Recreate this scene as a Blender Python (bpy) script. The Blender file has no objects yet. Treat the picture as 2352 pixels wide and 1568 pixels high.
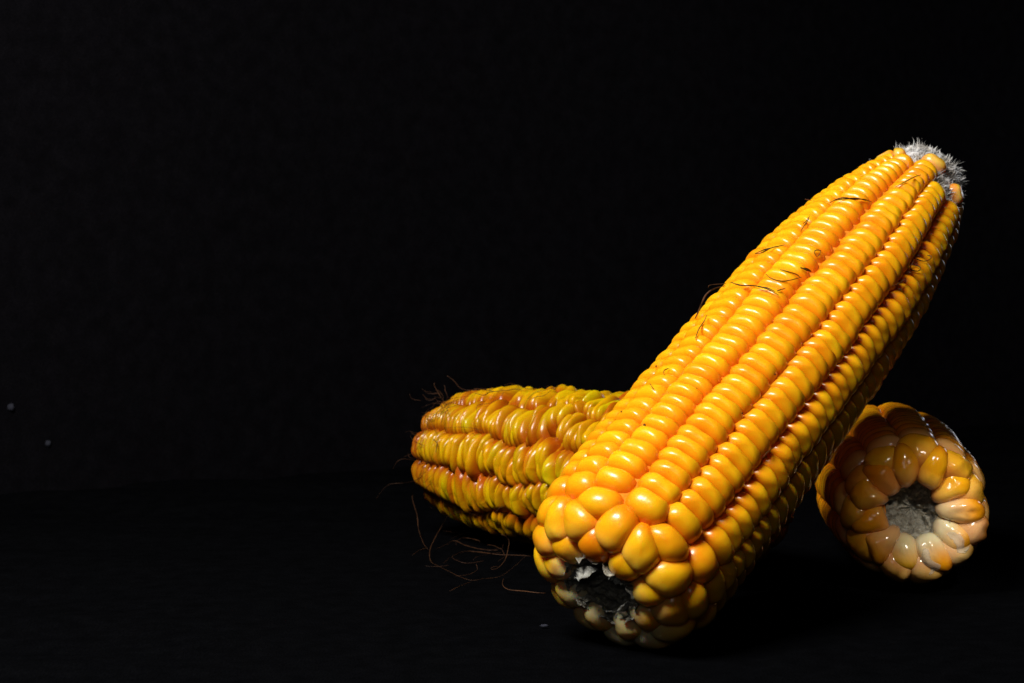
import bpy, math, random
import numpy as np
from mathutils import Vector, Matrix, noise
from mathutils.bvhtree import BVHTree

S = bpy.context.scene
COL = S.collection
W, H_ = 1024, 683

# ------------------------------------------------------------------ camera
CAM = Vector((0.0, 0.0, 0.086))
PITCH = math.radians(2.0)
LENS = 60.0
cam_data = bpy.data.cameras.new('camera')
cam = bpy.data.objects.new('camera', cam_data)
COL.objects.link(cam)
cam.location = CAM
cam.rotation_euler = (math.radians(90) - PITCH, 0, 0)
cam_data.lens = LENS
cam_data.sensor_width = 36
cam_data.clip_start = 0.01
cam_data.clip_end = 20
cam_data.dof.use_dof = True
cam_data.dof.focus_distance = 0.43
cam_data.dof.aperture_fstop = 40
S.camera = cam
S.render.resolution_x, S.render.resolution_y = W, H_
FPX = LENS / 36 * 1024
CX = Vector((1, 0, 0)); CF = Vector((0, math.cos(PITCH), -math.sin(PITCH))); CU = Vector((0, math.sin(PITCH), math.cos(PITCH)))

def ray(X, Y):
    "direction through a point measured on the 2352 px wide view of the photo"
    x = X * 1024 / 2352 - 512; y = Y * 1024 / 2352 - 341.5
    return (CF + CX * (x / FPX) - CU * (y / FPX))

def at(X, Y, D):
    return CAM + ray(X, Y) * D

def proj(p):
    d = Vector(p) - CAM
    z = d.dot(CF)
    return ((d.dot(CX) / z * FPX + 512) * 2352 / 1024, (-d.dot(CU) / z * FPX + 341.5) * 2352 / 1024, z)

# ------------------------------------------------------------------ light
w = bpy.data.worlds.new('World'); S.world = w; w.use_nodes = True
w.node_tree.nodes['Background'].inputs[0].default_value = (0.7, 0.75, 1.0, 1)
w.node_tree.nodes['Background'].inputs[1].default_value = 0.008

def area(name, loc, target, size, power, color, size_y=None):
    l = bpy.data.lights.new(name, 'AREA'); l.energy = power; l.color = color
    l.shape = 'RECTANGLE'; l.size = size; l.size_y = size_y or size
    o = bpy.data.objects.new(name, l); COL.objects.link(o)
    o.location = loc
    o.rotation_euler = (Vector(target) - Vector(loc)).to_track_quat('-Z', 'Y').to_euler()
    return o
KEY_DIR = Vector((-0.44, -0.50, 0.75)).normalized()
KEY_AIM = Vector((0.06, 0.44, 0.045))
area('key_light', KEY_AIM + KEY_DIR * 0.58, KEY_AIM, 0.22, 5.6, (1.0, 0.96, 0.90), 0.13)
def spot(name, loc, target, power, deg, blend, radius, color):
    l = bpy.data.lights.new(name, 'SPOT'); l.energy = power; l.color = color
    l.spot_size = math.radians(deg); l.spot_blend = blend; l.shadow_soft_size = radius
    o = bpy.data.objects.new(name, l); COL.objects.link(o); o.location = loc
    o.rotation_euler = (Vector(target) - Vector(loc)).to_track_quat('-Z', 'Y').to_euler()
    return o
spot('front_light', (0.150, 0.04, 0.33), (0.123, 0.452, 0.021), 7.5, 6.2, 0.9, 0.016, (1.0, 0.93, 0.82))
area('room_fill', (-0.06, -0.12, 0.22), (0.06, 0.44, 0.04), 0.10, 0.06, (1.0, 0.97, 0.93), 0.10)
area('edge_light', (0.50, 0.95, 0.22), (0.08, 0.46, 0.05), 0.10, 0.10, (0.92, 0.95, 1.0))

S.view_settings.view_transform = 'Standard'
S.view_settings.look = 'None'
S.view_settings.exposure = 0
S.view_settings.gamma = 1
S.render.engine = 'CYCLES'

# ------------------------------------------------------------------ materials
def mat(name):
    m = bpy.data.materials.new(name); m.use_nodes = True
    return m, m.node_tree, m.node_tree.nodes['Principled BSDF']

def node(nt, t, **kw):
    n = nt.nodes.new(t)
    for k, v in kw.items():
        setattr(n, k, v)
    return n

def kernel_material(name, rough, sss, scale, radius, bump, coat, spec=0.45):
    m, nt, b = mat(name)
    b.inputs['Specular IOR Level'].default_value = spec
    vc = node(nt, 'ShaderNodeVertexColor', layer_name='tint')
    tc = node(nt, 'ShaderNodeTexCoord')
    n1 = node(nt, 'ShaderNodeTexNoise'); n1.inputs['Scale'].default_value = 260; n1.inputs['Detail'].default_value = 4
    nt.links.new(tc.outputs['Object'], n1.inputs['Vector'])
    rmp = node(nt, 'ShaderNodeMapRange'); rmp.inputs['To Min'].default_value = 0.80; rmp.inputs['To Max'].default_value = 1.14
    nt.links.new(n1.outputs['Fac'], rmp.inputs['Value'])
    mx = node(nt, 'ShaderNodeMix', data_type='RGBA', blend_type='MULTIPLY'); mx.inputs['Factor'].default_value = 1
    nt.links.new(vc.outputs['Color'], mx.inputs['A'])
    cb = node(nt, 'ShaderNodeCombineColor'); cb.inputs[0].default_value = 1
    nt.links.new(rmp.outputs[0], cb.inputs[1]); nt.links.new(rmp.outputs[0], cb.inputs[2])
    nt.links.new(cb.outputs[0], mx.inputs['B'])
    nt.links.new(mx.outputs['Result'], b.inputs['Base Color'])
    b.inputs['Roughness'].default_value = rough
    b.inputs['Subsurface Weight'].default_value = sss
    b.inputs['Subsurface Radius'].default_value = radius
    b.inputs['Subsurface Scale'].default_value = scale
    b.inputs['Coat Weight'].default_value = coat
    b.inputs['Coat Roughness'].default_value = 0.12
    # fine skin relief: broad waves plus thin creases
    n2 = node(nt, 'ShaderNodeTexNoise'); n2.inputs['Scale'].default_value = 420; n2.inputs['Detail'].default_value = 3
    mp = node(nt, 'ShaderNodeMapping'); mp.inputs['Scale'].default_value = (1, 1, 0.35)
    nt.links.new(tc.outputs['Object'], mp.inputs['Vector']); nt.links.new(mp.outputs[0], n2.inputs['Vector'])
    bp = node(nt, 'ShaderNodeBump'); bp.inputs['Strength'].default_value = bump; bp.inputs['Distance'].default_value = 0.0006
    nt.links.new(n2.outputs['Fac'], bp.inputs['Height']); nt.links.new(bp.outputs[0], b.inputs['Normal'])
    return m

M_KERNEL = kernel_material('kernel_skin', 0.29, 0.55, 0.0030, (1.0, 0.33, 0.06), 0.16, 0.16)
M_KERNEL_DRY = kernel_material('kernel_skin_shrivelled', 0.25, 0.30, 0.0012, (1.0, 0.33, 0.06), 0.22, 0.08, 0.28)
M_KERNEL_WET = kernel_material('kernel_skin_wet', 0.16, 0.28, 0.0018, (1.0, 0.70, 0.30), 0.30, 0.40)

def rough_material(name, c1, c2, scale, bump, sss=0.3, dist=0.001, rough=0.9, alpha=1.0):
    m, nt, b = mat(name)
    b.inputs['Specular IOR Level'].default_value = 0.15
    b.inputs['Alpha'].default_value = alpha
    tc = node(nt, 'ShaderNodeTexCoord')
    n1 = node(nt, 'ShaderNodeTexNoise'); n1.inputs['Scale'].default_value = scale; n1.inputs['Detail'].default_value = 8
    n1.inputs['Roughness'].default_value = 0.65
    nt.links.new(tc.outputs['Object'], n1.inputs['Vector'])
    cr = node(nt, 'ShaderNodeValToRGB')
    cr.color_ramp.elements[0].position = 0.35; cr.color_ramp.elements[0].color = (*c1, 1)
    cr.color_ramp.elements[1].position = 0.65; cr.color_ramp.elements[1].color = (*c2, 1)
    nt.links.new(n1.outputs['Fac'], cr.inputs[0]); nt.links.new(cr.outputs[0], b.inputs['Base Color'])
    b.inputs['Roughness'].default_value = rough
    b.inputs['Subsurface Weight'].default_value = sss
    b.inputs['Subsurface Radius'].default_value = (1, 0.8, 0.6)
    b.inputs['Subsurface Scale'].default_value = 0.001
    bp = node(nt, 'ShaderNodeBump'); bp.inputs['Strength'].default_value = bump; bp.inputs['Distance'].default_value = dist
    nt.links.new(n1.outputs['Fac'], bp.inputs['Height']); nt.links.new(bp.outputs[0], b.inputs['Normal'])
    return m

M_CORE = rough_material('cob_core', (0.60, 0.17, 0.008), (0.72, 0.24, 0.015), 500, 0.4)
M_CORE_DRY = rough_material('cob_core_dry', (0.10, 0.020, 0.002), (0.22, 0.05, 0.003), 500, 0.5)
M_CORE_DRY.node_tree.nodes['Principled BSDF'].inputs['Specular IOR Level'].default_value = 0.0
M_CORE_PALE = rough_material('cob_core_pale', (0.40, 0.28, 0.14), (0.60, 0.48, 0.28), 600, 0.5)
M_PITH = rough_material('cob_pith', (0.22, 0.20, 0.15), (0.50, 0.48, 0.41), 900, 1.0, 0.3, 0.0016)
M_PAPER = rough_material('torn_membrane', (0.22, 0.22, 0.19), (0.46, 0.46, 0.42), 900, 0.6, 0.2, 0.0005, 0.55)
M_SCRAP = rough_material('clinging_skin', (0.62, 0.57, 0.42), (0.85, 0.80, 0.64), 900, 0.4, 0.0, 0.0004, 0.35, 0.26)
M_CHAFF = rough_material('tip_chaff', (0.34, 0.30, 0.24), (0.78, 0.78, 0.80), 260, 0.8, 0.2, 0.0005, 0.8)
M_SILK = rough_material('dry_silk', (0.032, 0.014, 0.007), (0.10, 0.045, 0.020), 300, 0.3, 0.0, 0.0002, 0.45)
M_SILK_DARK = rough_material('dark_silk', (0.03, 0.014, 0.008), (0.09, 0.04, 0.02), 300, 0.3, 0.0, 0.0002, 0.5)
M_LINT = rough_material('lint', (0.015, 0.016, 0.024), (0.028, 0.030, 0.042), 900, 0.3, 0.0, 0.0002, 0.9)
M_SPECK = rough_material('dark_speck', (0.03, 0.012, 0.005), (0.07, 0.025, 0.01), 900, 0.3, 0.0, 0.0002, 0.6)

def cloth_material(name, col, spec, weave):
    m, nt, b = mat(name)
    tc = node(nt, 'ShaderNodeTexCoord')
    mp = node(nt, 'ShaderNodeMapping'); mp.inputs['Rotation'].default_value = (0, 0, math.radians(20)); mp.inputs['Scale'].default_value = (1.0, 0.22, 1.0)
    nt.links.new(tc.outputs['Object'], mp.inputs['Vector'])
    n1 = node(nt, 'ShaderNodeTexNoise'); n1.inputs['Scale'].default_value = weave; n1.inputs['Detail'].default_value = 2
    nt.links.new(mp.outputs[0], n1.inputs['Vector'])
    n2 = node(nt, 'ShaderNodeTexNoise'); n2.inputs['Scale'].default_value = 160; n2.inputs['Detail'].default_value = 5
    nt.links.new(tc.outputs['Object'], n2.inputs['Vector'])
    ad = node(nt, 'ShaderNodeMath', operation='MULTIPLY'); nt.links.new(n2.outputs['Fac'], ad.inputs[0]); nt.links.new(n1.outputs['Fac'], ad.inputs[1])
    cr = node(nt, 'ShaderNodeValToRGB')
    cr.color_ramp.elements[0].position = 0.12; cr.color_ramp.elements[0].color = (*[c * 0.75 for c in col], 1)
    cr.color_ramp.elements[1].position = 0.42; cr.color_ramp.elements[1].color = (*[c * 1.45 for c in col], 1)
    nt.links.new(ad.outputs[0], cr.inputs[0]); nt.links.new(cr.outputs[0], b.inputs['Base Color'])
    b.inputs['Roughness'].default_value = 0.95
    b.inputs['Specular IOR Level'].default_value = spec
    bp = node(nt, 'ShaderNodeBump'); bp.inputs['Strength'].default_value = 0.6; bp.inputs['Distance'].default_value = 0.0003
    nt.links.new(n1.outputs['Fac'], bp.inputs['Height']); nt.links.new(bp.outputs[0], b.inputs['Normal'])
    return m
M_CLOTH = cloth_material('black_cloth', (0.0016, 0.0017, 0.0021), 0.0, 2600)
M_DROP = cloth_material('black_backdrop_cloth', (0.0034, 0.0032, 0.0041), 0.0, 1500)

# ------------------------------------------------------------------ helpers
def link_mesh(name, verts, faces, material, parent=None, smooth=True, tint=None, loc=None):
    me = bpy.data.meshes.new(name)
    me.from_pydata(verts if isinstance(verts, list) else verts.tolist(), [], faces)
    if smooth:
        me.polygons.foreach_set('use_smooth', [True] * len(me.polygons))
    if tint is not None:
        a = me.color_attributes.new('tint', 'FLOAT_COLOR', 'POINT')
        c = np.ones((len(verts), 4), dtype=np.float32); c[:, :3] = tint
        a.data.foreach_set('color', c.ravel())
    me.materials.append(material)
    me.update()
    o = bpy.data.objects.new(name, me)
    COL.objects.link(o)
    if parent: o.parent = parent
    if loc is not None: o.location = loc
    return o

def tag(o, label=None, cat=None, group=None, kind=None):
    if label: o['label'] = label
    if cat: o['category'] = cat
    if group: o['group'] = group
    if kind: o['kind'] = kind
    return o

def spline(pts, n):
    "Catmull-Rom through pts, n samples evenly in arc length"
    P = np.array(pts, float); P = np.vstack([2 * P[0] - P[1], P, 2 * P[-1] - P[-2]])
    out = []
    for i in range(1, len(P) - 2):
        for t in np.linspace(0, 1, 24, endpoint=False):
            a, b, c, d = P[i - 1], P[i], P[i + 1], P[i + 2]
            out.append(0.5 * ((2 * b) + (-a + c) * t + (2 * a - 5 * b + 4 * c - d) * t * t + (-a + 3 * b - 3 * c + d) * t ** 3))
    out.append(P[-2]); out = np.array(out)
    L = np.concatenate([[0], np.cumsum(np.linalg.norm(np.diff(out, axis=0), axis=1))])
    s = np.linspace(0, L[-1], n)
    return np.stack([np.interp(s, L, out[:, k]) for k in range(out.shape[1])], 1), L[-1]

def tube_mesh(paths, sides=6):
    "paths: list of (points Nx3, radii N) -> verts, faces; slightly flattened fibres"
    V, F = [], []
    for pts, rad in paths:
        pts = np.asarray(pts, float); n = len(pts)
        T = np.gradient(pts, axis=0); T /= np.linalg.norm(T, axis=1)[:, None] + 1e-12
        ref = np.array([0.31, 0.5, 0.81]); base = len(V)
        N = np.cross(T[0], ref); N /= np.linalg.norm(N)
        for i in range(n):
            N = N - T[i] * N.dot(T[i]); N /= np.linalg.norm(N); B = np.cross(T[i], N)
            for k in range(sides):
                a = 2 * math.pi * k / sides
                V.append((pts[i] + rad[i] * (1.5 * N * math.cos(a) + 0.6 * B * math.sin(a))).tolist())
        for i in range(n - 1):
            for k in range(sides):
                k2 = (k + 1) % sides
                F.append((base + i * sides + k, base + i * sides + k2, base + (i + 1) * sides + k2, base + (i + 1) * sides + k))
        F.append(tuple(base + k for k in range(sides))[::-1]); F.append(tuple(base + (n - 1) * sides + k for k in range(sides)))
    return V, F

def smoothstep(x, a, b):
    t = np.clip((x - a) / (b - a), 0, 1); return t * t * (3 - 2 * t)

# ------------------------------------------------------------------ setting: table cloth and backdrop
def tablecloth_height(x, y):
    r = math.hypot((x - 0.06) / 0.17, (y - 0.47) / 0.16)
    flat = float(smoothstep(np.array(r), 0.75, 1.35))
    h = 0.0
    for i, (a, f, ang, ph) in enumerate([(0.0016, 38, 80, 0.3), (0.0011, 71, 97, 1.7), (0.0007, 130, 74, 2.9)]):
        an = math.radians(ang)
        q = x * math.cos(an) + y * math.sin(an)
        q += 0.010 * noise.noise(Vector((x * 5, y * 5, i * 7.1)))
        h += a * (math.sin(q * f + ph) ** 3)
    h += 0.0012 * noise.noise(Vector((x * 9, y * 30, 3.3)))
    return h * flat - 0.0010 * flat

def build_grid(name, x0, x1, y0, y1, nx, ny, fn, material):
    V = []; F = []
    for j in range(ny):
        for i in range(nx):
            x = x0 + (x1 - x0) * i / (nx - 1); y = y0 + (y1 - y0) * j / (ny - 1)
            V.append(fn(x, y))
    for j in range(ny - 1):
        for i in range(nx - 1):
            a = j * nx + i; F.append((a, a + 1, a + nx + 1, a + nx))
    return link_mesh(name, V, F, material)

table = build_grid('tabletop_cloth', -0.9, 0.9, -0.15, 1.35, 360, 420, lambda x, y: (x, y, tablecloth_height(x, y)), M_CLOTH)
tag(table, kind='structure')
# backdrop hangs at an angle: nearer on the left than on the right
BD0 = Vector((-0.205, 0.695, 0)); BD1 = Vector((0.30, 1.02, 0)); BDD = (BD1 - BD0).normalized(); BDN = Vector((BDD.y, -BDD.x, 0))
def bd(x, y):
    p = BD0 + BDD * x + Vector((0, 0, y))
    p += BDN * (0.004 * math.sin(x * 17 + 1.0 + 0.6 * y) + 0.003 * noise.noise(Vector((x * 4, y * 1.5, 9))))
    return tuple(p)
drop = build_grid('backdrop', -0.75, 1.15, -0.02, 1.2, 160, 110, bd, M_DROP)
tag(drop, kind='structure')

# ------------------------------------------------------------------ the corn cobs
def frame_matrix(origin, axis, roll):
    z = Vector(axis).normalized()
    x = Vector((0, 0, 1)).cross(z).normalized()
    y = z.cross(x)
    R = Matrix((x, y, z)).transposed().to_4x4()
    return Matrix.Translation(origin) @ R @ Matrix.Rotation(roll, 4, 'Z')

NA = 30          # points round a kernel
RINGS = [0.0, 0.16, 0.32, 0.47, 0.61, 0.74, 0.86, 0.96, 1.0]

def kernel_faces():
    F = []
    nr = len(RINGS) - 1 + 2
    for k in range(NA):
        F.append((0, 1 + k, 1 + (k + 1) % NA))
    for r in range(nr - 1):
        for k in range(NA):
            k2 = (k + 1) % NA
            F.append((1 + r * NA + k, 1 + (r + 1) * NA + k, 1 + (r + 1) * NA + k2, 1 + r * NA + k2))
    return F
KF = kernel_faces()

class Profile:
    def __init__(s, pts):
        s.P, s.L = spline(pts, 600)
        T = np.gradient(s.P, axis=0); T /= np.linalg.norm(T, axis=1)[:, None]
        s.T = T
        s.S = np.linspace(0, s.L, 600)
    def get(s, u):
        r = np.interp(u, s.S, s.P[:, 0]); z = np.interp(u, s.S, s.P[:, 1])
        tr = np.interp(u, s.S, s.T[:, 0]); tz = np.interp(u, s.S, s.T[:, 1])
        l = math.hypot(tr, tz); return r, z, tr / l, tz / l

def kernel_seed(prof, u, phi, **kw):
    r, z, tr, tz = prof.get(u)
    c, s = math.cos(phi), math.sin(phi)
    d = dict(u=u, phi=phi, pos=np.array([r * c, r * s, z]), t=np.array([tr * c, tr * s, tz]),
             n=np.array([tz * c, tz * s, -tr]), b=np.array([-s, c, 0.0]),
             cap_t=0.006, cap_b=0.0056, H=0.0034, dent=0.0, cream=0.0, lift=0.0, over=1.05, mix=0.5, green=0.0, m=2.5, lean=0.0, stripe=0.0)
    d.update(kw); return d

def relax(out, prof, umax, want, steps=60):
    "let the kernels round the broken end push each other apart"
    umin = 0.0026
    for _ in range(steps):
        P = np.array([k['pos'] for k in out])
        for i, K in enumerate(out):
            if K['u'] > umax: continue
            d = P[i] - P; l = np.linalg.norm(d, axis=1); sel = (l > 1e-9) & (l < want)
            if not sel.any(): continue
            f = (d[sel] / l[sel][:, None] * (want - l[sel])[:, None]).sum(0) * 0.22
            K['u'] = max(umin, min(umax, K['u'] + f.dot(K['t']) * 0.7)); K['phi'] += f.dot(K['b']) / max(prof.get(K['u'])[0], 0.006)
            r, z, tr, tz = prof.get(K['u']); c, s_ = math.cos(K['phi']), math.sin(K['phi'])
            K['pos'] = np.array([r * c, r * s_, z]); K['t'] = np.array([tr * c, tr * s_, tz]); K['n'] = np.array([tz * c, tz * s_, -tr]); K['b'] = np.array([-s_, c, 0.0])

def build_kernel_geometry(K, seeds, near, rng, palette):
    th = np.linspace(0, 2 * math.pi, NA, endpoint=False)
    D = np.stack([np.cos(th), np.sin(th)], 1)            # (b, t)
    p = K.get('p', 7.0)
    inv = ((np.abs(D[:, 0]) / K['cap_b']) ** 2.4 + (np.abs(D[:, 1]) / K['cap_t']) ** 2.4) ** (p / 2.4)
    for j in near:
        o3 = seeds[j]['pos'] - K['pos']
        o = np.array([o3.dot(K['b']), o3.dot(K['t'])])
        if K.get('row') is not None and K.get('row') == seeds[j].get('row'):
            o3 = o3 - K['b'] * o[0] * 0.88; o[0] *= 0.12      # kernels of one row are stacked face to face
        l2 = o.dot(o)
        # longer step for neighbours bending away round the curve
        l3 = o3.dot(o3); o = o * math.sqrt(l3 / max(l2, 1e-12)); l2 = l3
        inv += (np.maximum(0, D @ o) / (l2 / 2)) ** p
    if K.get('inner'):
        inv += (np.maximum(0, -D[:, 1]) / K['inner']) ** p
    rho = inv ** (-1 / p) * K['over']
    ph1, ph2 = rng.random() * 6.28, rng.random() * 6.28
    wob = K.get('wob', 0.03)
    rho *= 1 + wob * np.sin(2 * th + ph1) + wob * 0.7 * np.sin(3 * th + ph2)
    # never let a short in-row radius create a folded outline
    V = [K['pos'] * 0]; info = [(0.0, 0.0, 0.0)]
    Hh = K['H']; m = K['m']
    sx, sy = K.get('tiltb', 0.0), K.get('tiltt', 0.0)
    seedv = rng.random() * 100
    rows = []
    for q in RINGS[1:]:
        a = q * math.pi / 2
        rows.append((math.sin(a) ** (2 / m), Hh * max(0.0, math.cos(a)) ** (2 / 2.15)))
    rows.append((0.985, -0.0016)); rows.append((0.80, -0.0062))
    pts2 = [(0.0, 0.0, Hh, 0.0)]
    for f, z in rows:
        for k in range(NA):
            pts2.append((D[k, 0] * rho[k] * f, D[k, 1] * rho[k] * f, z, f))
    A = np.array(pts2)
    x, y, z, f = A.T
    top = np.clip(z / Hh, 0, 1)
    rb, rt = max(np.abs(x).max(), 1e-6), max(np.abs(y).max(), 1e-6)
    # dent, tilt, lengthwise creases, lumps
    dd = np.exp(-((x / (rb * 0.45)) ** 2 + (y / (rt * 0.5)) ** 2))
    z = z - K['dent'] * dd
    z = z + (sx * x + sy * y) * top
    if K['stripe'] > 0:
        z = z + K['stripe'] * np.sin(x / rb * 8.5 + seedv) * top * (0.5 + 0.5 * np.sin(seedv * 3 + y / rt * 2))
    y = y + K['lean'] * z
    lump = np.array([noise.noise(Vector((a_ * 230 + seedv, b_ * 230, c_ * 230))) for a_, b_, c_ in zip(x, y, z)])
    z = z + lump * K.get('lump', 0.00022) * top
    base = K['pos'] + K['n'] * (-Hh + K['lift'])
    verts = K['n'][None] * z[:, None] + K['b'][None] * x[:, None] + K['t'][None] * y[:, None] + (base - K['pos'])[None]
    # colour: yellow cap, more orange flanks, cream at the end that grew against the stalk
    capc, side, cream, green = (np.array(c) for c in palette)
    q = smoothstep(1 - top, 0.12, 0.75 - K.get('qs', 0.0))
    jit = K['mix']
    c_top = capc * (1 - jit) + side * jit
    if K.get('dry'):
        dk = K['dry']; c_top = c_top * (1 - 0.75 * dk) + np.array([0.30, 0.075, 0.006]) * 0.75 * dk; side = side * (1 - 0.6 * dk) + np.array([0.16, 0.035, 0.006]) * 0.6 * dk
    colr = c_top[None] * (1 - q[:, None]) + (side * (0.95 - 0.1 * jit))[None] * q[:, None]
    gm = (K['green'] * (1 - smoothstep(1 - top, 0.0, 0.8)))[:, None] * (0.75 + 0.25 * np.sin(x / rb * 3 + seedv)[:, None])
    colr = colr * (1 - gm) + green[None] * gm
    cw = K['cream'] * smoothstep(-y / rt + 0.25 * lump, -0.75 + 0.5 * (1 - K['cream']), 0.75)
    cw = np.clip(cw, 0, 1)[:, None]
    colr = colr * (1 - cw) + cream[None] * cw
    return verts, np.clip(colr, 0, 1)

def build_cob(name, label, group, core_mat, origin, axis, roll, prof_pts, seeds_fn, material, palette, seed, core_in=0.0030, pz=0.0004, ground=True, hole=(0.0085, 0.013), individual=300):
    rng = random.Random(seed)
    prof = Profile(prof_pts)
    M = frame_matrix(origin, axis, roll)
    seeds = seeds_fn(prof, rng)
    P = np.array([k['pos'] for k in seeds]); Nn = np.array([k['n'] for k in seeds])
    geo = []
    for i, K in enumerate(seeds):
        if K['u'] < 0.0085: K['inner'] = max(0.0022, math.hypot(K['pos'][0], K['pos'][1]) - hole[0] * 0.96)
        d = np.linalg.norm(P - P[i], axis=1)
        near = [j for j in np.where(d < 0.0175)[0] if j != i and Nn[j].dot(K['n']) > -0.1]
        geo.append(build_kernel_geometry(K, seeds, near, rng, palette))
    Rm = np.array(M.to_3x3()); T0 = np.array(M.translation)
    # let it settle on the cloth
    zmin = min((T0[2] + (Rm @ (K['pos'][:, None] + g[0].T))[2]).min() for K, g in zip(seeds, geo))
    if ground:
        print(name, label[:24], 'lowest point before settling', round(float(zmin), 5))
        M = Matrix.Translation((0, 0, -float(zmin) - 0.0003)) @ M; T0 = np.array(M.translation)
    root = bpy.data.objects.new(name, None); root.empty_display_size = 0.01
    COL.objects.link(root); root.matrix_world = M
    tag(root, label, 'corn cob', group)
    # which kernels show largest
    camp = np.array(CAM); score = []
    for K in seeds:
        wp = Rm @ K['pos'] + T0; wn = Rm @ K['n']; v = camp - wp; dist = np.linalg.norm(v); v /= dist
        score.append((wn.dot(v) + 0.25) / dist ** 2)
    order = np.argsort(score)[::-1]
    for i in order[:individual]:
        K, (v, c) = seeds[i], geo[i]
        link_mesh('kernel', v, KF, material, root, tint=c, loc=K['pos'].tolist())
    rest = order[individual:]
    if len(rest):
        V = []; F = []; C = []; n = 0
        for i in rest:
            K, (v, c) = seeds[i], geo[i]
            V.append(v + K['pos'][None]); C.append(c); F += [tuple(a + n for a in f) for f in KF]; n += len(v)
        o = link_mesh('kernel_rows', np.vstack(V), F, material, root, tint=np.vstack(C))
        tag(o, kind='stuff')
    # core under the kernels
    na = 72; V = []; F = []
    us = np.linspace(0.0, prof.L, 110)
    for u in us:
        r, z, tr, tz = prof.get(u)
        r2 = max(r - tz * core_in, 0.0005); z2 = z + tr * core_in
        for k in range(na):
            a = 2 * math.pi * k / na
            rr = r2 + 0.0004 * noise.noise(Vector((math.cos(a) * 4, math.sin(a) * 4, z2 * 300)))
            V.append((rr * math.cos(a), rr * math.sin(a), z2))
    for i in range(len(us) - 1):
        for k in range(na):
            k2 = (k + 1) % na; F.append((i * na + k, i * na + k2, (i + 1) * na + k2, (i + 1) * na + k))
    F.append(tuple((len(us) - 1) * na + k for k in range(na)))
    link_mesh('cob_core', V, F, core_mat, root)
    # hollow where the stalk was snapped off
    hr, hd = hole; V = []; F = []; nr = 22
    r0, z0, _, _ = prof.get(0)
    for i in range(nr):
        t = i / (nr - 1)
        rr = (hr + 0.003) * (1 - t) ** 0.6 if t < 1 else 0.0
        zz = z0 + pz + hd * t ** 0.8
        for k in range(na):
            a = 2 * math.pi * k / na
            nn = noise.fractal(Vector((math.cos(a) * 3, math.sin(a) * 3, t * 5 + seed)), 1.0, 2.0, 4)
            n2 = noise.fractal(Vector((math.cos(a) * 9 * (1 - t) , math.sin(a) * 9 * (1 - t), t * 9 + seed)), 1.0, 2.0, 3)
            r_ = max(rr + (0.0013 * nn + 0.0005 * n2) * min(1, 3 * rr / hr), 0.00005)
            V.append((r_ * math.cos(a), r_ * math.sin(a), zz + 0.0016 * n2 + 0.0010 * nn))
    for i in range(nr - 1):
        for k in range(na):
            k2 = (k + 1) % na; F.append((i * na + k2, i * na + k, (i + 1) * na + k, (i + 1) * na + k2))
    link_mesh('pith', V, F, M_PITH, root)
    return root, M, prof, seeds, geo

def flake(name, root, pts, width, seed, material, thick=0.00022, nu=40, nv=8, rag=0.5, curl=0.0):
    "ragged torn membrane along pts (local), spreading along width vectors"
    P, L = spline(pts, nu); Wd, _ = spline(width, nu) if len(width) == len(pts) else (np.tile(width[0], (nu, 1)), 0)
    V = []; F = []
    for side in (0, 1):
        for i in range(nu):
            wv = Wd[i]; wl = np.linalg.norm(wv) + 1e-9
            t_ = P[min(i + 1, nu - 1)] - P[max(i - 1, 0)]; nrm = np.cross(t_, wv); nrm /= np.linalg.norm(nrm) + 1e-12
            e = 1 + rag * noise.fractal(Vector((i * 0.27, seed, 0)), 1.0, 2.0, 3) + rag * 0.6 * noise.noise(Vector((i * 0.9, seed, 5)))
            e *= min(1, 0.25 + 3.2 * min(i, nu - 1 - i) / nu)
            for j in range(nv):
                q = j / (nv - 1)
                lift = curl * wl * math.sin(q * math.pi * 0.8) + 0.0005 * noise.noise(Vector((i * 0.35, j * 0.6, seed + 2)))
                V.append((P[i] + wv * q * max(e, 0.15) + nrm * (lift + side * thick * (1.2 - q))).tolist())
    n = nu * nv
    for i in range(nu - 1):
        for j in range(nv - 1):
            a = i * nv + j
            F.append((a, a + nv, a + nv + 1, a + 1)); F.append((n + a, n + a + 1, n + a + nv + 1, n + a + nv))
    rim = [i * nv for i in range(nu)] + [(nu - 1) * nv + j for j in range(1, nv)] + [i * nv + nv - 1 for i in range(nu - 2, -1, -1)] + [j for j in range(nv - 2, 0, -1)]
    for a, b in zip(rim, rim[1:] + rim[:1]):
        F.append((b, a, n + a, n + b))
    return link_mesh(name, V, F, material, root)

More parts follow.
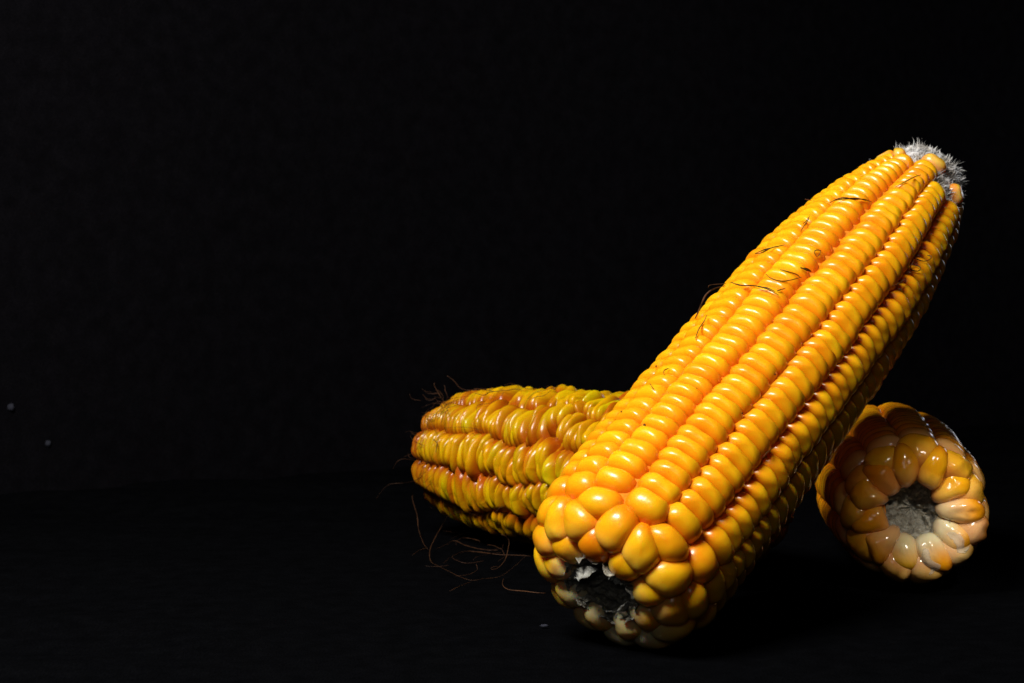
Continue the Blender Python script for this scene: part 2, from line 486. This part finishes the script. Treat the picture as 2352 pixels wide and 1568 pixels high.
# ---- cob 1: the big one leaning up
def main_seeds(prof, rng):
    out = []
    rows = 14
    def ring(u, n, ph0, ju, jp, **kw):
        for k in range(n):
            kk = dict(kw); kk['H'] = kw.get('H', .0034) * rng.uniform(.92, 1.1)
            kk['mix'] = rng.random() ** 2 * 0.6
            kk['stripe'] = rng.choice([0, 0, 0.00006, 0.00012])
            out.append(kernel_seed(prof, u + rng.uniform(-ju, ju), ph0 + 2 * math.pi * (k + rng.uniform(-jp, jp)) / n, **kk))
    ring(0.0042, 9, 0.35, 0.0008, 0.10, cream=0.0, H=0.0046, cap_b=0.0062, cap_t=0.0058, p=4.5, over=1.16, m=2.3)
    for K in out:
        K['cream'] = 0.25 + 0.75 * max(0, math.cos(K['phi'] + 0.45), math.cos(K['phi'] + 1.8)) 
    hot = min(out, key=lambda K: abs(K['phi'] - 1.75)); hot['mix'] = 1.0; hot['cream'] = 0.0
    n0 = len(out)
    ring(0.0114, 13, 0.1, 0.0010, 0.10, cream=0.12, H=0.0046, cap_b=0.0066, cap_t=0.0064, p=4.5, over=1.16, m=2.3)
    for K in out[n0:]:
        K['cream'] = 0.10 + 0.9 * max(0, math.cos(K['phi'] + 1.7)) ** 2
    for r in range(rows):
        pair = 0.036 * (1 if r % 2 else -1)
        u = 0.0185 + (0.0026 if r % 2 else 0) + rng.uniform(-0.0004, 0.0004)
        end = prof.L - 0.0185 - rng.choice([0.0, 0.003, 0.006, 0.010])
        wob = rng.uniform(0, 6.28); k = 0
        big = 1.0
        while u < end:
            frac = u / prof.L
            sp = 0.0042 - 0.0006 * smoothstep(frac, 0.55, 0.95)
            if k < 3: sp *= 1.30 - 0.10 * k
            phi = 2 * math.pi * r / rows + pair + 0.034 * math.sin(u * 42 + wob) + 0.012 * math.sin(u * 130 + wob * 2) + 0.35 * (u - 0.1) + rng.uniform(-0.018, 0.018)
            big = rng.uniform(0.90, 1.12)
            if rng.random() < 0.035: big = 1.32
            sp *= big
            tipf = smoothstep(frac, 0.80, 0.97)
            rr = prof.get(u)[0]
            out.append(kernel_seed(prof, u + sp / 2, phi, row=r, cap_b=min(0.0061, rr * 0.244) , cap_t=sp * 0.66 + 0.0004,
                H=0.0045 * (1 - 0.2 * tipf) * (0.94 + 0.10 * big) , mix=float(np.clip(rng.gauss(0.36, 0.15), 0, 1)), over=1.08, dent=rng.choice([0, 0, 0, 0, 0.0002, 0.0004]),
                lift=rng.uniform(-0.0002, 0.0003), tiltb=rng.uniform(-0.03, 0.03), tiltt=-0.05 + rng.uniform(-0.03, 0.03),
                wob=0.02, stripe=0.0 if rng.random() < .9 else 0.00005, m=2.12, lean=rng.uniform(-0.02, 0.10)))
            u += sp; k += 1
    for k in range(8):
        out.append(kernel_seed(prof, prof.L - rng.uniform(0.0125, 0.018), 2 * math.pi * (k + rng.uniform(-.4, .4)) / 8, cap_b=rng.uniform(0.0024, 0.0036), cap_t=rng.uniform(0.0020, 0.0030),
            H=0.0030, lift=0.0008, dent=rng.uniform(0.0002, 0.0008), mix=rng.uniform(0, .2), cream=0.22, wob=0.06))
    relax(out, prof, 0.0215, 0.0081)
    return out
GOLD = ((0.93, 0.51, 0.006), (0.86, 0.265, 0.003), (0.76, 0.68, 0.40), (0.80, 0.62, 0.02))
main_prof = [(0.0082, 0.0008), (0.0108, -0.0002), (0.0150, 0.0), (0.0198, 0.0026), (0.0234, 0.0082), (0.0248, 0.017), (0.0254, 0.035), (0.0254, 0.065), (0.0249, 0.100),
             (0.0240, 0.124), (0.0216, 0.146), (0.0180, 0.165), (0.0142, 0.177), (0.0120, 0.1835), (0.0070, 0.1875)]
O1 = Vector((0.0200, 0.389, 0.0140)); TIP1 = Vector((0.1215, 0.503, 0.1155))
AX1 = TIP1 - O1
cob1, M1, prof1, seeds1, geo1 = build_cob('corn_cob', 'large bright yellow corn cob leaning upward with white fuzzy tip raised at the right', 'corn cobs heaped on black cloth', M_CORE,
    O1, AX1, math.radians(0), main_prof, main_seeds, M_KERNEL, GOLD, 11, hole=(0.0070, 0.0040), pz=-0.0004, core_in=0.0036)
#print('axis1 length', AX1.length)

# ---- cob 2: lying behind on the left, shrivelled kernels
def left_seeds(prof, rng):
    out = []
    rows = 11
    for k in range(9):
        out.append(kernel_seed(prof, 0.004, 2 * math.pi * k / 9, cream=0.5))
    for k in range(11):
        out.append(kernel_seed(prof, 0.0115, 2 * math.pi * (k + .5) / 11, cream=0.2))
    for r in range(rows):
        u = 0.018 + rng.uniform(0, 0.002); wob = rng.uniform(0, 6.28); wob2 = rng.uniform(0, 6.28)
        end = prof.L - 0.004
        while u < end:
            frac = u / prof.L
            sp = 0.0020 * rng.uniform(0.75, 1.30) * (1 - 0.15 * smoothstep(frac, 0.6, 1.0))
            messy = 1 - smoothstep(frac, 0.55, 0.85)
            phi = 2 * math.pi * r / rows + (0.04 + 0.09 * messy) * math.sin(u * 75 + wob) + (0.02 + 0.05 * messy) * math.sin(u * 190 + wob2) + 0.8 * (u - 0.1) + rng.uniform(-1, 1) * (0.015 + 0.05 * messy)
            rr = prof.get(u)[0]
            dry = float(smoothstep(frac, 0.72, 1.0))
            out.append(kernel_seed(prof, u + sp / 2, phi, row=r, dry=dry, qs=0.2, cap_b=min(0.0092, rr * 0.40) * rng.uniform(0.86, 1.05), p=9.0, cap_t=sp * 0.95,
                H=0.0056 * rng.uniform(0.90, 1.12), mix=float(np.clip(rng.gauss(0.5, 0.3), 0, 1)), over=1.12, lift=rng.uniform(-0.0013, 0.0006) * (0.3 + messy),
                tiltb=rng.uniform(-0.30, 0.30) * (0.3 + messy), tiltt=rng.uniform(-0.2, 0.1), lean=rng.uniform(-0.10, 0.30) * (0.3 + messy),
                green=float(np.clip(rng.gauss(0.50, 0.28) - 0.8 * smoothstep(frac, 0.74, 0.97), 0, 1)), wob=0.05, m=2.2, stripe=0.00008, lump=0.0006))
            u += sp
    return out
OLIVE = ((0.74, 0.41, 0.002), (0.42, 0.085, 0.002), (0.60, 0.48, 0.24), (0.54, 0.42, 0.002))
left_prof = [(0.0088, 0.0035), (0.0108, 0.0005), (0.0150, 0.0), (0.0190, 0.0030), (0.0222, 0.0085), (0.0244, 0.017), (0.0254, 0.035), (0.0256, 0.065), (0.0254, 0.090),
             (0.0250, 0.110), (0.0236, 0.126), (0.0212, 0.138), (0.0168, 0.1465), (0.0070, 0.1495)]
TIP2 = Vector((-0.0095, 0.572, 0.0265)); O2 = Vector((0.0680, 0.4705, 0.0265))
cob2, M2, prof2, seeds2, geo2 = build_cob('corn_cob', 'olive yellow corn cob at the left with thin shrivelled kernels and tangled dark silk', 'corn cobs heaped on black cloth', M_CORE_DRY,
    O2, TIP2 - O2, 0.2, left_prof, left_seeds, M_KERNEL_DRY, OLIVE, 5, core_in=0.0046)
#print('axis2 length', (TIP2 - O2).length)

# ---- cob 3: at the right, broken butt facing the viewer
def right_seeds(prof, rng):
    out = []
    for n, u, ph0, cr, H in ((11, 0.0064, 0.15, 1.0, 0.0048), (11, 0.0150, 0.43, 0.45, 0.0046)):
        for k in range(n):
            out.append(kernel_seed(prof, u + rng.uniform(-0.0016, 0.0012), ph0 + 2 * math.pi * (k + rng.uniform(-.26, .26)) / n, lift=rng.uniform(-0.0010, 0.0004), tiltt=rng.uniform(-0.12, 0.12), tiltb=rng.uniform(-0.15, 0.15), cream=cr * (0.15 + 0.85 * max(0.0, math.cos(2 * math.pi * k / n + ph0 - 4.0))), H=H * rng.uniform(.9, 1.12),
                cap_b=0.0062, cap_t=0.0080, p=5.0, mix=rng.random(), stripe=rng.choice([0.0001, 0.0002, 0.00035]), wob=0.045, lump=0.0004, over=1.14))
    rows = 12
    for r in range(rows):
        u = 0.0195 + (0.003 if r % 2 else 0); k = 0
        while u < prof.L - 0.012:
            sp = 0.0050 * rng.uniform(0.88, 1.15) * (1.35 if k < 2 else 1)
            phi = 2 * math.pi * r / rows + rng.uniform(-0.03, 0.03) + 0.03 * math.sin(u * 50 + r)
            rr = prof.get(u)[0]
            out.append(kernel_seed(prof, u + sp / 2, phi, row=r, cap_b=min(0.0064, rr * 0.26), cap_t=sp * 0.66, H=0.0040 * rng.uniform(.94, 1.08), mix=rng.uniform(0.2, 0.9), over=1.06,
                stripe=rng.choice([0, 0, 0.00008]), cream=0.3 if k == 0 else 0.0))
            u += sp; k += 1
    relax(out, prof, 0.020, 0.0074, 25)
    return out
AMBER = ((0.86, 0.44, 0.006), (0.70, 0.22, 0.004), (0.70, 0.64, 0.40), (0.7, 0.5, 0.02))
right_prof = [(0.0068, 0.0024), (0.0090, 0.0006), (0.0130, 0.0), (0.0170, 0.0016), (0.0198, 0.0055), (0.0213, 0.013), (0.0226, 0.026), (0.0238, 0.050), (0.0240, 0.078),
              (0.0228, 0.098), (0.0185, 0.112), (0.0100, 0.120)]
O3 = Vector((0.1090, 0.459, 0.0230)); AX3 = Vector((0.13, 0.98, 0.0))
cob3, M3, prof3, seeds3, geo3 = build_cob('corn_cob', 'amber corn cob at the far right, pale hollow butt end facing the viewer', 'corn cobs heaped on black cloth', M_CORE,
    O3, AX3, 0.1, right_prof, right_seeds, M_KERNEL_WET, AMBER, 23, hole=(0.0074, 0.0090), pz=0.0006)


# ------------------------------------------------------------------ bare tip of the big cob: rough cone and chaff
def bare_tip(root, prof, seed, back=0.028):
    na = 90; V = []; F = []; us = np.linspace(prof.L - back, prof.L, 40)
    for u in us:
        r, z, tr, tz = prof.get(u)
        for k in range(na):
            a = 2 * math.pi * k / na
            q = Vector((math.cos(a) * r * 420, math.sin(a) * r * 420, z * 420 + seed))
            n1 = noise.fractal(q, 1.0, 2.0, 4)
            t = (u - us[0]) / back
            rr = max(r - tz * (0.0036 - 0.0026 * t) + 0.0014 * n1, 0.0003); zz = z + tr * 0.002 + 0.0012 * n1 * t
            V.append((rr * math.cos(a), rr * math.sin(a), zz))
    for i in range(len(us) - 1):
        for k in range(na):
            k2 = (k + 1) % na; F.append((i * na + k, i * na + k2, (i + 1) * na + k2, (i + 1) * na + k))
    F.append(tuple((len(us) - 1) * na + k for k in range(na)))
    link_mesh('bare_tip', V, F, M_CHAFF, root)
    rng = random.Random(seed); V = []; F = []
    for i in range(9000):
        t = rng.random() ** 0.7
        u = prof.L - back * (1 - t) * 0.97; phi = rng.uniform(0, 2 * math.pi)
        r, z, tr, tz = prof.get(u); c, s_ = math.cos(phi), math.sin(phi)
        if t > 0.80: r *= math.sqrt(rng.random())
        n = np.array([tz * c, tz * s_, -tr]); b = np.array([-s_, c, 0])
        cl = noise.noise(Vector((c * 3.2, s_ * 3.2, t * 6 + seed)))
        p0 = np.array([r * c, r * s_, z]) - n * (0.0034 - 0.0026 * t)
        L = rng.uniform(0.0008, 0.0024) * (0.8 + 2.0 * max(0, cl) ** 1.2); wd = rng.choice([0.00005, 0.00007, 0.00010, 0.00025])
        d = n * rng.uniform(-0.3, 0.55) + np.array([0, 0, 1]) * rng.uniform(0.0, 1.0) + b * (rng.uniform(-0.5, 0.5) + 1.5 * cl); d /= np.linalg.norm(d)
        sd = np.cross(d, n + np.array([.01, .02, 0])); sd /= np.linalg.norm(sd) + 1e-9; up = np.cross(sd, d)
        k = len(V); bend = rng.uniform(-0.9, 0.9); b2 = rng.uniform(-0.7, 0.7)
        for q, ww in ((0, 1.0), (0.35, 0.9), (0.7, 0.6)):
            ctr = p0 + d * L * q + (up * bend + sd * b2) * L * q * q
            V += [(ctr - sd * wd * ww).tolist(), (ctr + up * wd * ww).tolist(), (ctr + sd * wd * ww).tolist()]
        V.append((p0 + d * L + (up * bend + sd * b2) * L).tolist())
        for j in (0, 3):
            for q in range(3):
                q2 = (q + 1) % 3; F.append((k + j + q, k + j + q2, k + j + 3 + q2, k + j + 3 + q))
        for q in range(3): F.append((k + 6 + q, k + 6 + (q + 1) % 3, k + 9))
    o = link_mesh('chaff', V, F, M_CHAFF, root); tag(o, kind='stuff')
bare_tip(cob1, prof1, 3)

# ------------------------------------------------------------------ torn membranes round the broken ends
def rim_flake(root, prof, a0, a1, r_in, out, inward, seed, rag=0.5, material=None, zoff=0.0, thick=0.00022):
    z0 = prof.get(0)[1]
    P = []; Wd = []
    for q in np.linspace(0, 1, 7):
        a = math.radians(a0 + (a1 - a0) * q)
        P.append((r_in * math.cos(a), r_in * math.sin(a), z0 + zoff)); Wd.append((inward * math.cos(a), inward * math.sin(a), -out))
    return flake('torn_membrane', root, P, Wd, seed, material or M_PAPER, rag=rag, curl=0.15, thick=thick)
rim_flake(cob1, prof1, 30, 105, 0.0074, 0.0020, -0.0018, 1.0, 0.22, thick=0.0009, zoff=-0.0002)
for a0, a1, ri, ou, inw, sd in ((128, 158, .0073, .0010, -.0006, 8.2), (205, 250, .0073, .0014, -.0012, 5.1), (270, 292, .0075, .0010, -.0008, 4.1)):
    rim_flake(cob1, prof1, a0, a1, ri, ou, inw, sd, 0.7, zoff=0.0006)
def surface_bvh(M, seeds, geo):
    V = []; F = []; n = 0; R = np.array(M.to_3x3()); T = np.array(M.translation)
    for K, (v, c) in zip(seeds, geo):
        V += ((v + K['pos']) @ R.T + T).tolist(); F += [tuple(a + n for a in f) for f in KF]; n += len(v)
    return BVHTree.FromPolygons(V, F)
B1, B2, B3 = surface_bvh(M1, seeds1, geo1), surface_bvh(M2, seeds2, geo2), surface_bvh(M3, seeds3, geo3)

def shred(root, M, prof, bvh, phi, u0, u1, wid, seed):
    "a scrap of skin clinging over the kernels, from arc position u0 to u1"
    Mi = M.inverted(); nu, nv = 26, 7; grid = []
    for i in range(nu):
        t = i / (nu - 1); u = u0 + (u1 - u0) * t
        ph = math.radians(phi) + 0.25 * noise.noise(Vector((t * 2, seed, 0)))
        ww = wid * (0.25 + 0.75 * math.sin(math.pi * t)) * (1 + 0.5 * noise.noise(Vector((t * 9, seed, 4))))
        for j in range(nv):
            r, z, tr, tz = prof.get(u + 0.0006 * noise.noise(Vector((j, t * 6, seed))))
            p2 = ph + (j / (nv - 1) - 0.5) * ww / max(r, 0.004)
            c, s_ = math.cos(p2), math.sin(p2)
            n = Vector((tz * c, tz * s_, -tr)); p = Vector((r * c, r * s_, z)) + n * 0.004
            hit = bvh.ray_cast(M @ p, M.to_3x3() @ -n)
            q = Mi @ hit[0] if hit[0] and hit[3] < 0.008 else p - n * 0.006
            grid.append((q, n))
    V = []; F = []
    for side in (0, 1):
        for i in range(nu):
            for j in range(nv):
                q, n = grid[i * nv + j]
                h = 0.00006 + 0.00025 * max(0, noise.noise(Vector((i * .4, j * .7, seed + 9)))) + side * 0.00008
                V.append(tuple(q + n * h))
    m_ = nu * nv
    for i in range(nu - 1):
        for j in range(nv - 1):
            a = i * nv + j
            F.append((a, a + nv, a + nv + 1, a + 1)); F.append((m_ + a, m_ + a + 1, m_ + a + nv + 1, m_ + a + nv))
    rim = [i * nv for i in range(nu)] + [(nu - 1) * nv + j for j in range(1, nv)] + [i * nv + nv - 1 for i in range(nu - 2, -1, -1)] + [j for j in range(nv - 2, 0, -1)]
    for a, b in zip(rim, rim[1:] + rim[:1]): F.append((b, a, m_ + a, m_ + b))
    link_mesh('torn_membrane', V, F, M_SCRAP, root)
for ph, a, b, wd, sd in ((208, .004, .0125, .0030, 2.), (250, .004, .012, .0032, 4.)):
    shred(cob3, M3, prof3, B3, ph, a, b, wd, sd)

# ------------------------------------------------------------------ silk strands
def z4(p): return ((2100 + p[0] / 2.613) * .8, (350 + p[1] / 2.613) * .8)
def z5(p): return ((1700 + p[0] / 2.614) * .8, (800 + p[1] / 2.614) * .8)
def z2(p): return ((1050 + p[0] / 2.24) * .8, (1050 + p[1] / 2.24) * .8)

def silk(root, M, px, width, bvhs, far, material=None, lift=0.0004, seed=0):
    n = max(10, int(sum(math.dist(a, b) for a, b in zip(px, px[1:])) / 4))
    P, _ = spline(px, n)
    D = []
    for X, Y in P:
        d = ray(X, Y); dn = d.normalized(); best = None
        for bv in bvhs:
            h = bv.ray_cast(CAM, dn)
            if h[0] is not None:
                dd = (h[0] - CAM).dot(CF) - lift * 1.5
                best = dd if best is None else min(best, dd)
        if best is None:
            best = far
            if d.z < 0:
                tp = (CAM.z - 0.0012) / -d.z
                best = min(best, tp)
        D.append(best)
    D = np.array(D); k = 3
    D = np.array([D[max(0, i - k):i + k + 1].min() for i in range(n)])
    k = 3; D = np.array([D[max(0, i - k):i + k + 1].mean() for i in range(n)])
    Mi = M.inverted()
    pts = [list(Mi @ (CAM + ray(X, Y) * d)) for (X, Y), d in zip(P, D)]
    t = np.linspace(0, 1, n)
    rad = width * (0.45 + 0.55 * np.sin(np.pi * np.clip(t * 0.9 + 0.07, 0, 1))) * np.array([1 + 0.35 * noise.noise(Vector((i * 0.25, seed, 1))) for i in range(n)])
    V, F = tube_mesh([(pts, rad)], 6)
    return link_mesh('silk', V, F, material or M_SILK, root)

main_silks = [
 [(1420,398),(1380,410),(1320,440),(1230,490)], [(740,605),(790,580),(850,568),(920,580),(990,580),(1050,600)], [(780,588),(860,576),(940,572),(1010,590)],
 [(585,705),(575,740),(545,780),(520,820)], [(535,765),(560,745),(580,715)], [(175,990),(230,980),(300,945),(400,922)], [(180,985),(260,955),(340,935)],
 [(670,965),(640,960),(622,975),(640,1010),(660,995),(672,965)], [(515,1088),(545,1105),(600,1125)], [(520,1100),(560,1100),(595,1118)], [(365,1108),(430,1125),(490,1145),(512,1165)],
 [(258,1142),(300,1175),(380,1195),(450,1185),(525,1165)], [(5,1205),(60,1225),(180,1230),(260,1250),(310,1275),(355,1300)], [(200,1238),(270,1245),(330,1275)], [(340,1270),(370,1258),(405,1250)],
 [(1370,1020),(1440,1045),(1490,1030),(1500,1010),(1470,1000)], [(1350,1070),(1410,1085),(1420,1105),(1390,1120),(1340,1100),(1370,1040)], [(1310,1170),(1260,1210),(1210,1230)], [(550,580),(575,585),(600,588)]]
for i, p in enumerate(main_silks):
    silk(cob1, M1, [z4(q) for q in p], 0.00017 if i not in (0, 1, 12) else 0.00020, [B1], 0.47, seed=i)
for i, p in enumerate([[(1000,38),(940,42),(880,50),(872,70)], [(1000,52),(920,75),(860,115),(820,190),(800,240),(772,300)], [(860,275),(840,320),(800,380),(775,450)],
     [(575,672),(540,690),(540,720)], [(432,785),(445,805),(465,830)], [(1385,1255),(1330,1290),(1270,1350)], [(1040,28),(1100,45),(1180,55)]]):
    silk(cob1, M1, [z5(q) for q in p], 0.00015, [B1], 0.462, seed=40 + i)
left_silks = [
 [(525,65),(570,100),(610,145),(680,160),(740,148),(820,150)], [(360,270),(420,245),(490,240),(560,210),(640,200)], [(355,325),(400,325),(430,340)],
 [(890,125),(940,115),(1000,135),(1050,150),(1130,140),(1180,130)], [(1200,150),(1150,190),(1100,200),(1050,220)], [(890,165),(860,210),(800,240),(720,255),(715,300),(725,350),(710,420)],
 [(500,400),(600,395),(680,400),(760,420)], [(460,350),(490,300),(520,250),(600,215)], [(455,520),(465,460),(440,400),(410,340)],
 [(70,855),(100,810),(150,765),(230,755),(300,745),(350,720),(385,680)], [(175,665),(200,620),(240,600),(330,610)], [(385,680),(320,770),(300,850),(330,960),(340,1050),(370,1140),(400,1180)],
 [(400,780),(375,850),(400,900),(450,930),(500,970),(550,1020),(575,1070)],
 [(760,975),(690,955),(600,942),(530,970),(490,1030),(440,1120),(412,1190),(420,1260),(470,1290),(530,1320),(600,1355),(680,1380),(760,1370),(850,1360),(920,1320),(990,1260),(1030,1220)],
 [(880,1085),(920,1120),(915,1180),(895,1250),(850,1300),(805,1310),(815,1295),(850,1290)], [(450,1180),(520,1150),(570,1125),(640,1155),(740,1180),(850,1190)],
 [(500,1270),(560,1225),(640,1195),(740,1200),(860,1215),(1000,1220),(1060,1225)], [(300,1220),(340,1190),(400,1170)], [(885,1370),(880,1410),(920,1440),(1020,1450),(1100,1460),(1155,1462)],
 [(540,1450),(600,1420),(680,1390)], [(500,1060),(560,1070),(620,1075)], [(640,180),(700,150),(770,155),(830,165)], [(840,935),(870,910),(890,905)], [(240,590),(300,560),(340,520),(360,470),(380,400)],
 [(380,440),(400,380),(450,310),(520,260),(560,230)], [(700,175),(760,190),(800,170),(880,160)], [(480,300),(530,270),(590,250),(640,205),(690,190)], [(1040,215),(1090,170),(1150,160),(1210,140),(1270,125)],
 [(860,150),(900,160),(960,150),(1020,160)], [(430,470),(460,500),(450,560)]]
for i, p in enumerate(left_silks):
    silk(cob2, M2, [z2(q) for q in p], 0.00008 if i < 13 else 0.00009, [B2, B1], 0.585, lift=0.0008, material=M_SILK_DARK if i in (5, 6, 7, 8, 23, 24, 25, 26, 29) else None, seed=80 + i)

rs = random.Random(77)
for i in range(9):
    x0, y0 = rs.uniform(420, 1000), rs.uniform(1060, 1330)
    a = rs.uniform(0, 6.28); p = [(x0, y0)]; tw = rs.uniform(-0.5, 0.5)
    for q in range(rs.randint(4, 8)):
        a += tw + rs.uniform(-0.5, 0.5); st = rs.uniform(25, 50)
        p.append((p[-1][0] + st * math.cos(a), p[-1][1] + 0.45 * st * math.sin(a)))
    silk(cob2, M2, [z2(q) for q in p], rs.uniform(0.00005, 0.00008), [B2, B1], 0.583, lift=0.0007, material=M_SILK_DARK, seed=300 + i)
for i in range(34):
    # fine hairs fringing the far left end
    x0, y0 = rs.uniform(350, 560), rs.uniform(200, 860)
    if x0 > 430: y0 = rs.uniform(170, 290)
    a = rs.uniform(2.2, 4.4); p = [(x0, y0)]
    for q in range(rs.randint(3, 5)):
        a += rs.uniform(-0.7, 0.7); st = rs.uniform(14, 34)
        p.append((p[-1][0] + st * math.cos(a), p[-1][1] + st * math.sin(a)))
    silk(cob2, M2, [z2(q) for q in p], rs.uniform(0.00005, 0.00010), [B2], 0.583, lift=0.0007, material=M_SILK_DARK if i % 2 else None, seed=200 + i)

# ------------------------------------------------------------------ specks and lint
def crumb(name, loc, size, material, seed, stretch=(1, 1, 1)):
    V = []; F = []; nu, nv = 8, 6
    for j in range(nv + 1):
        for i in range(nu):
            a = 2 * math.pi * i / nu; b = math.pi * j / nv
            d = Vector((math.sin(b) * math.cos(a) * stretch[0], math.sin(b) * math.sin(a) * stretch[1], math.cos(b) * stretch[2]))
            V.append(tuple(d * size * (1 + 0.5 * noise.noise(d * 2 + Vector((seed, 0, 0))))))
    for j in range(nv):
        for i in range(nu):
            i2 = (i + 1) % nu; F.append((j * nu + i, j * nu + i2, (j + 1) * nu + i2, (j + 1) * nu + i))
    return link_mesh(name, V, F, material, None, loc=loc)
for i, q in enumerate(((395,1098), (222,1000), (785,825), (1125,1010), (1370,718), (482,657))):
    X, Y = z5(q); dn = ray(X, Y).normalized(); h = B1.ray_cast(CAM, dn)
    if h[0] is None: continue
    o = crumb('dark_speck', (0, 0, 0), 0.00034 if i == 0 else 0.00020, M_SPECK, i)
    o.parent = cob1; o.location = M1.inverted() @ (h[0] + h[1] * 0.0001)
def on_backdrop(X, Y):
    d = ray(X, Y); t = (BD0 - CAM).dot(BDN) / d.dot(BDN)
    return CAM + d * t + BDN * 0.004
for X, Y, sz, lb in ((18, 934, 0.0015, 'upper of two pale lint specks on the dark backdrop at the far left'), (103, 1017, 0.0012, 'lower of two pale lint specks on the dark backdrop, nearer the table')):
    tag(crumb('lint_speck', on_backdrop(X, Y), sz, M_LINT, X, (1, .5, 1)), lb, 'lint', 'lint specks on the backdrop')
d = ray(1250, 1437); p = CAM + d * ((CAM.z - 0.0008) / -d.z)
tag(crumb('lint_speck', p, 0.0007, M_LINT, 4, (1.6, .6, .5)), 'tiny pale lint speck on the cloth left of the big cob', 'lint')
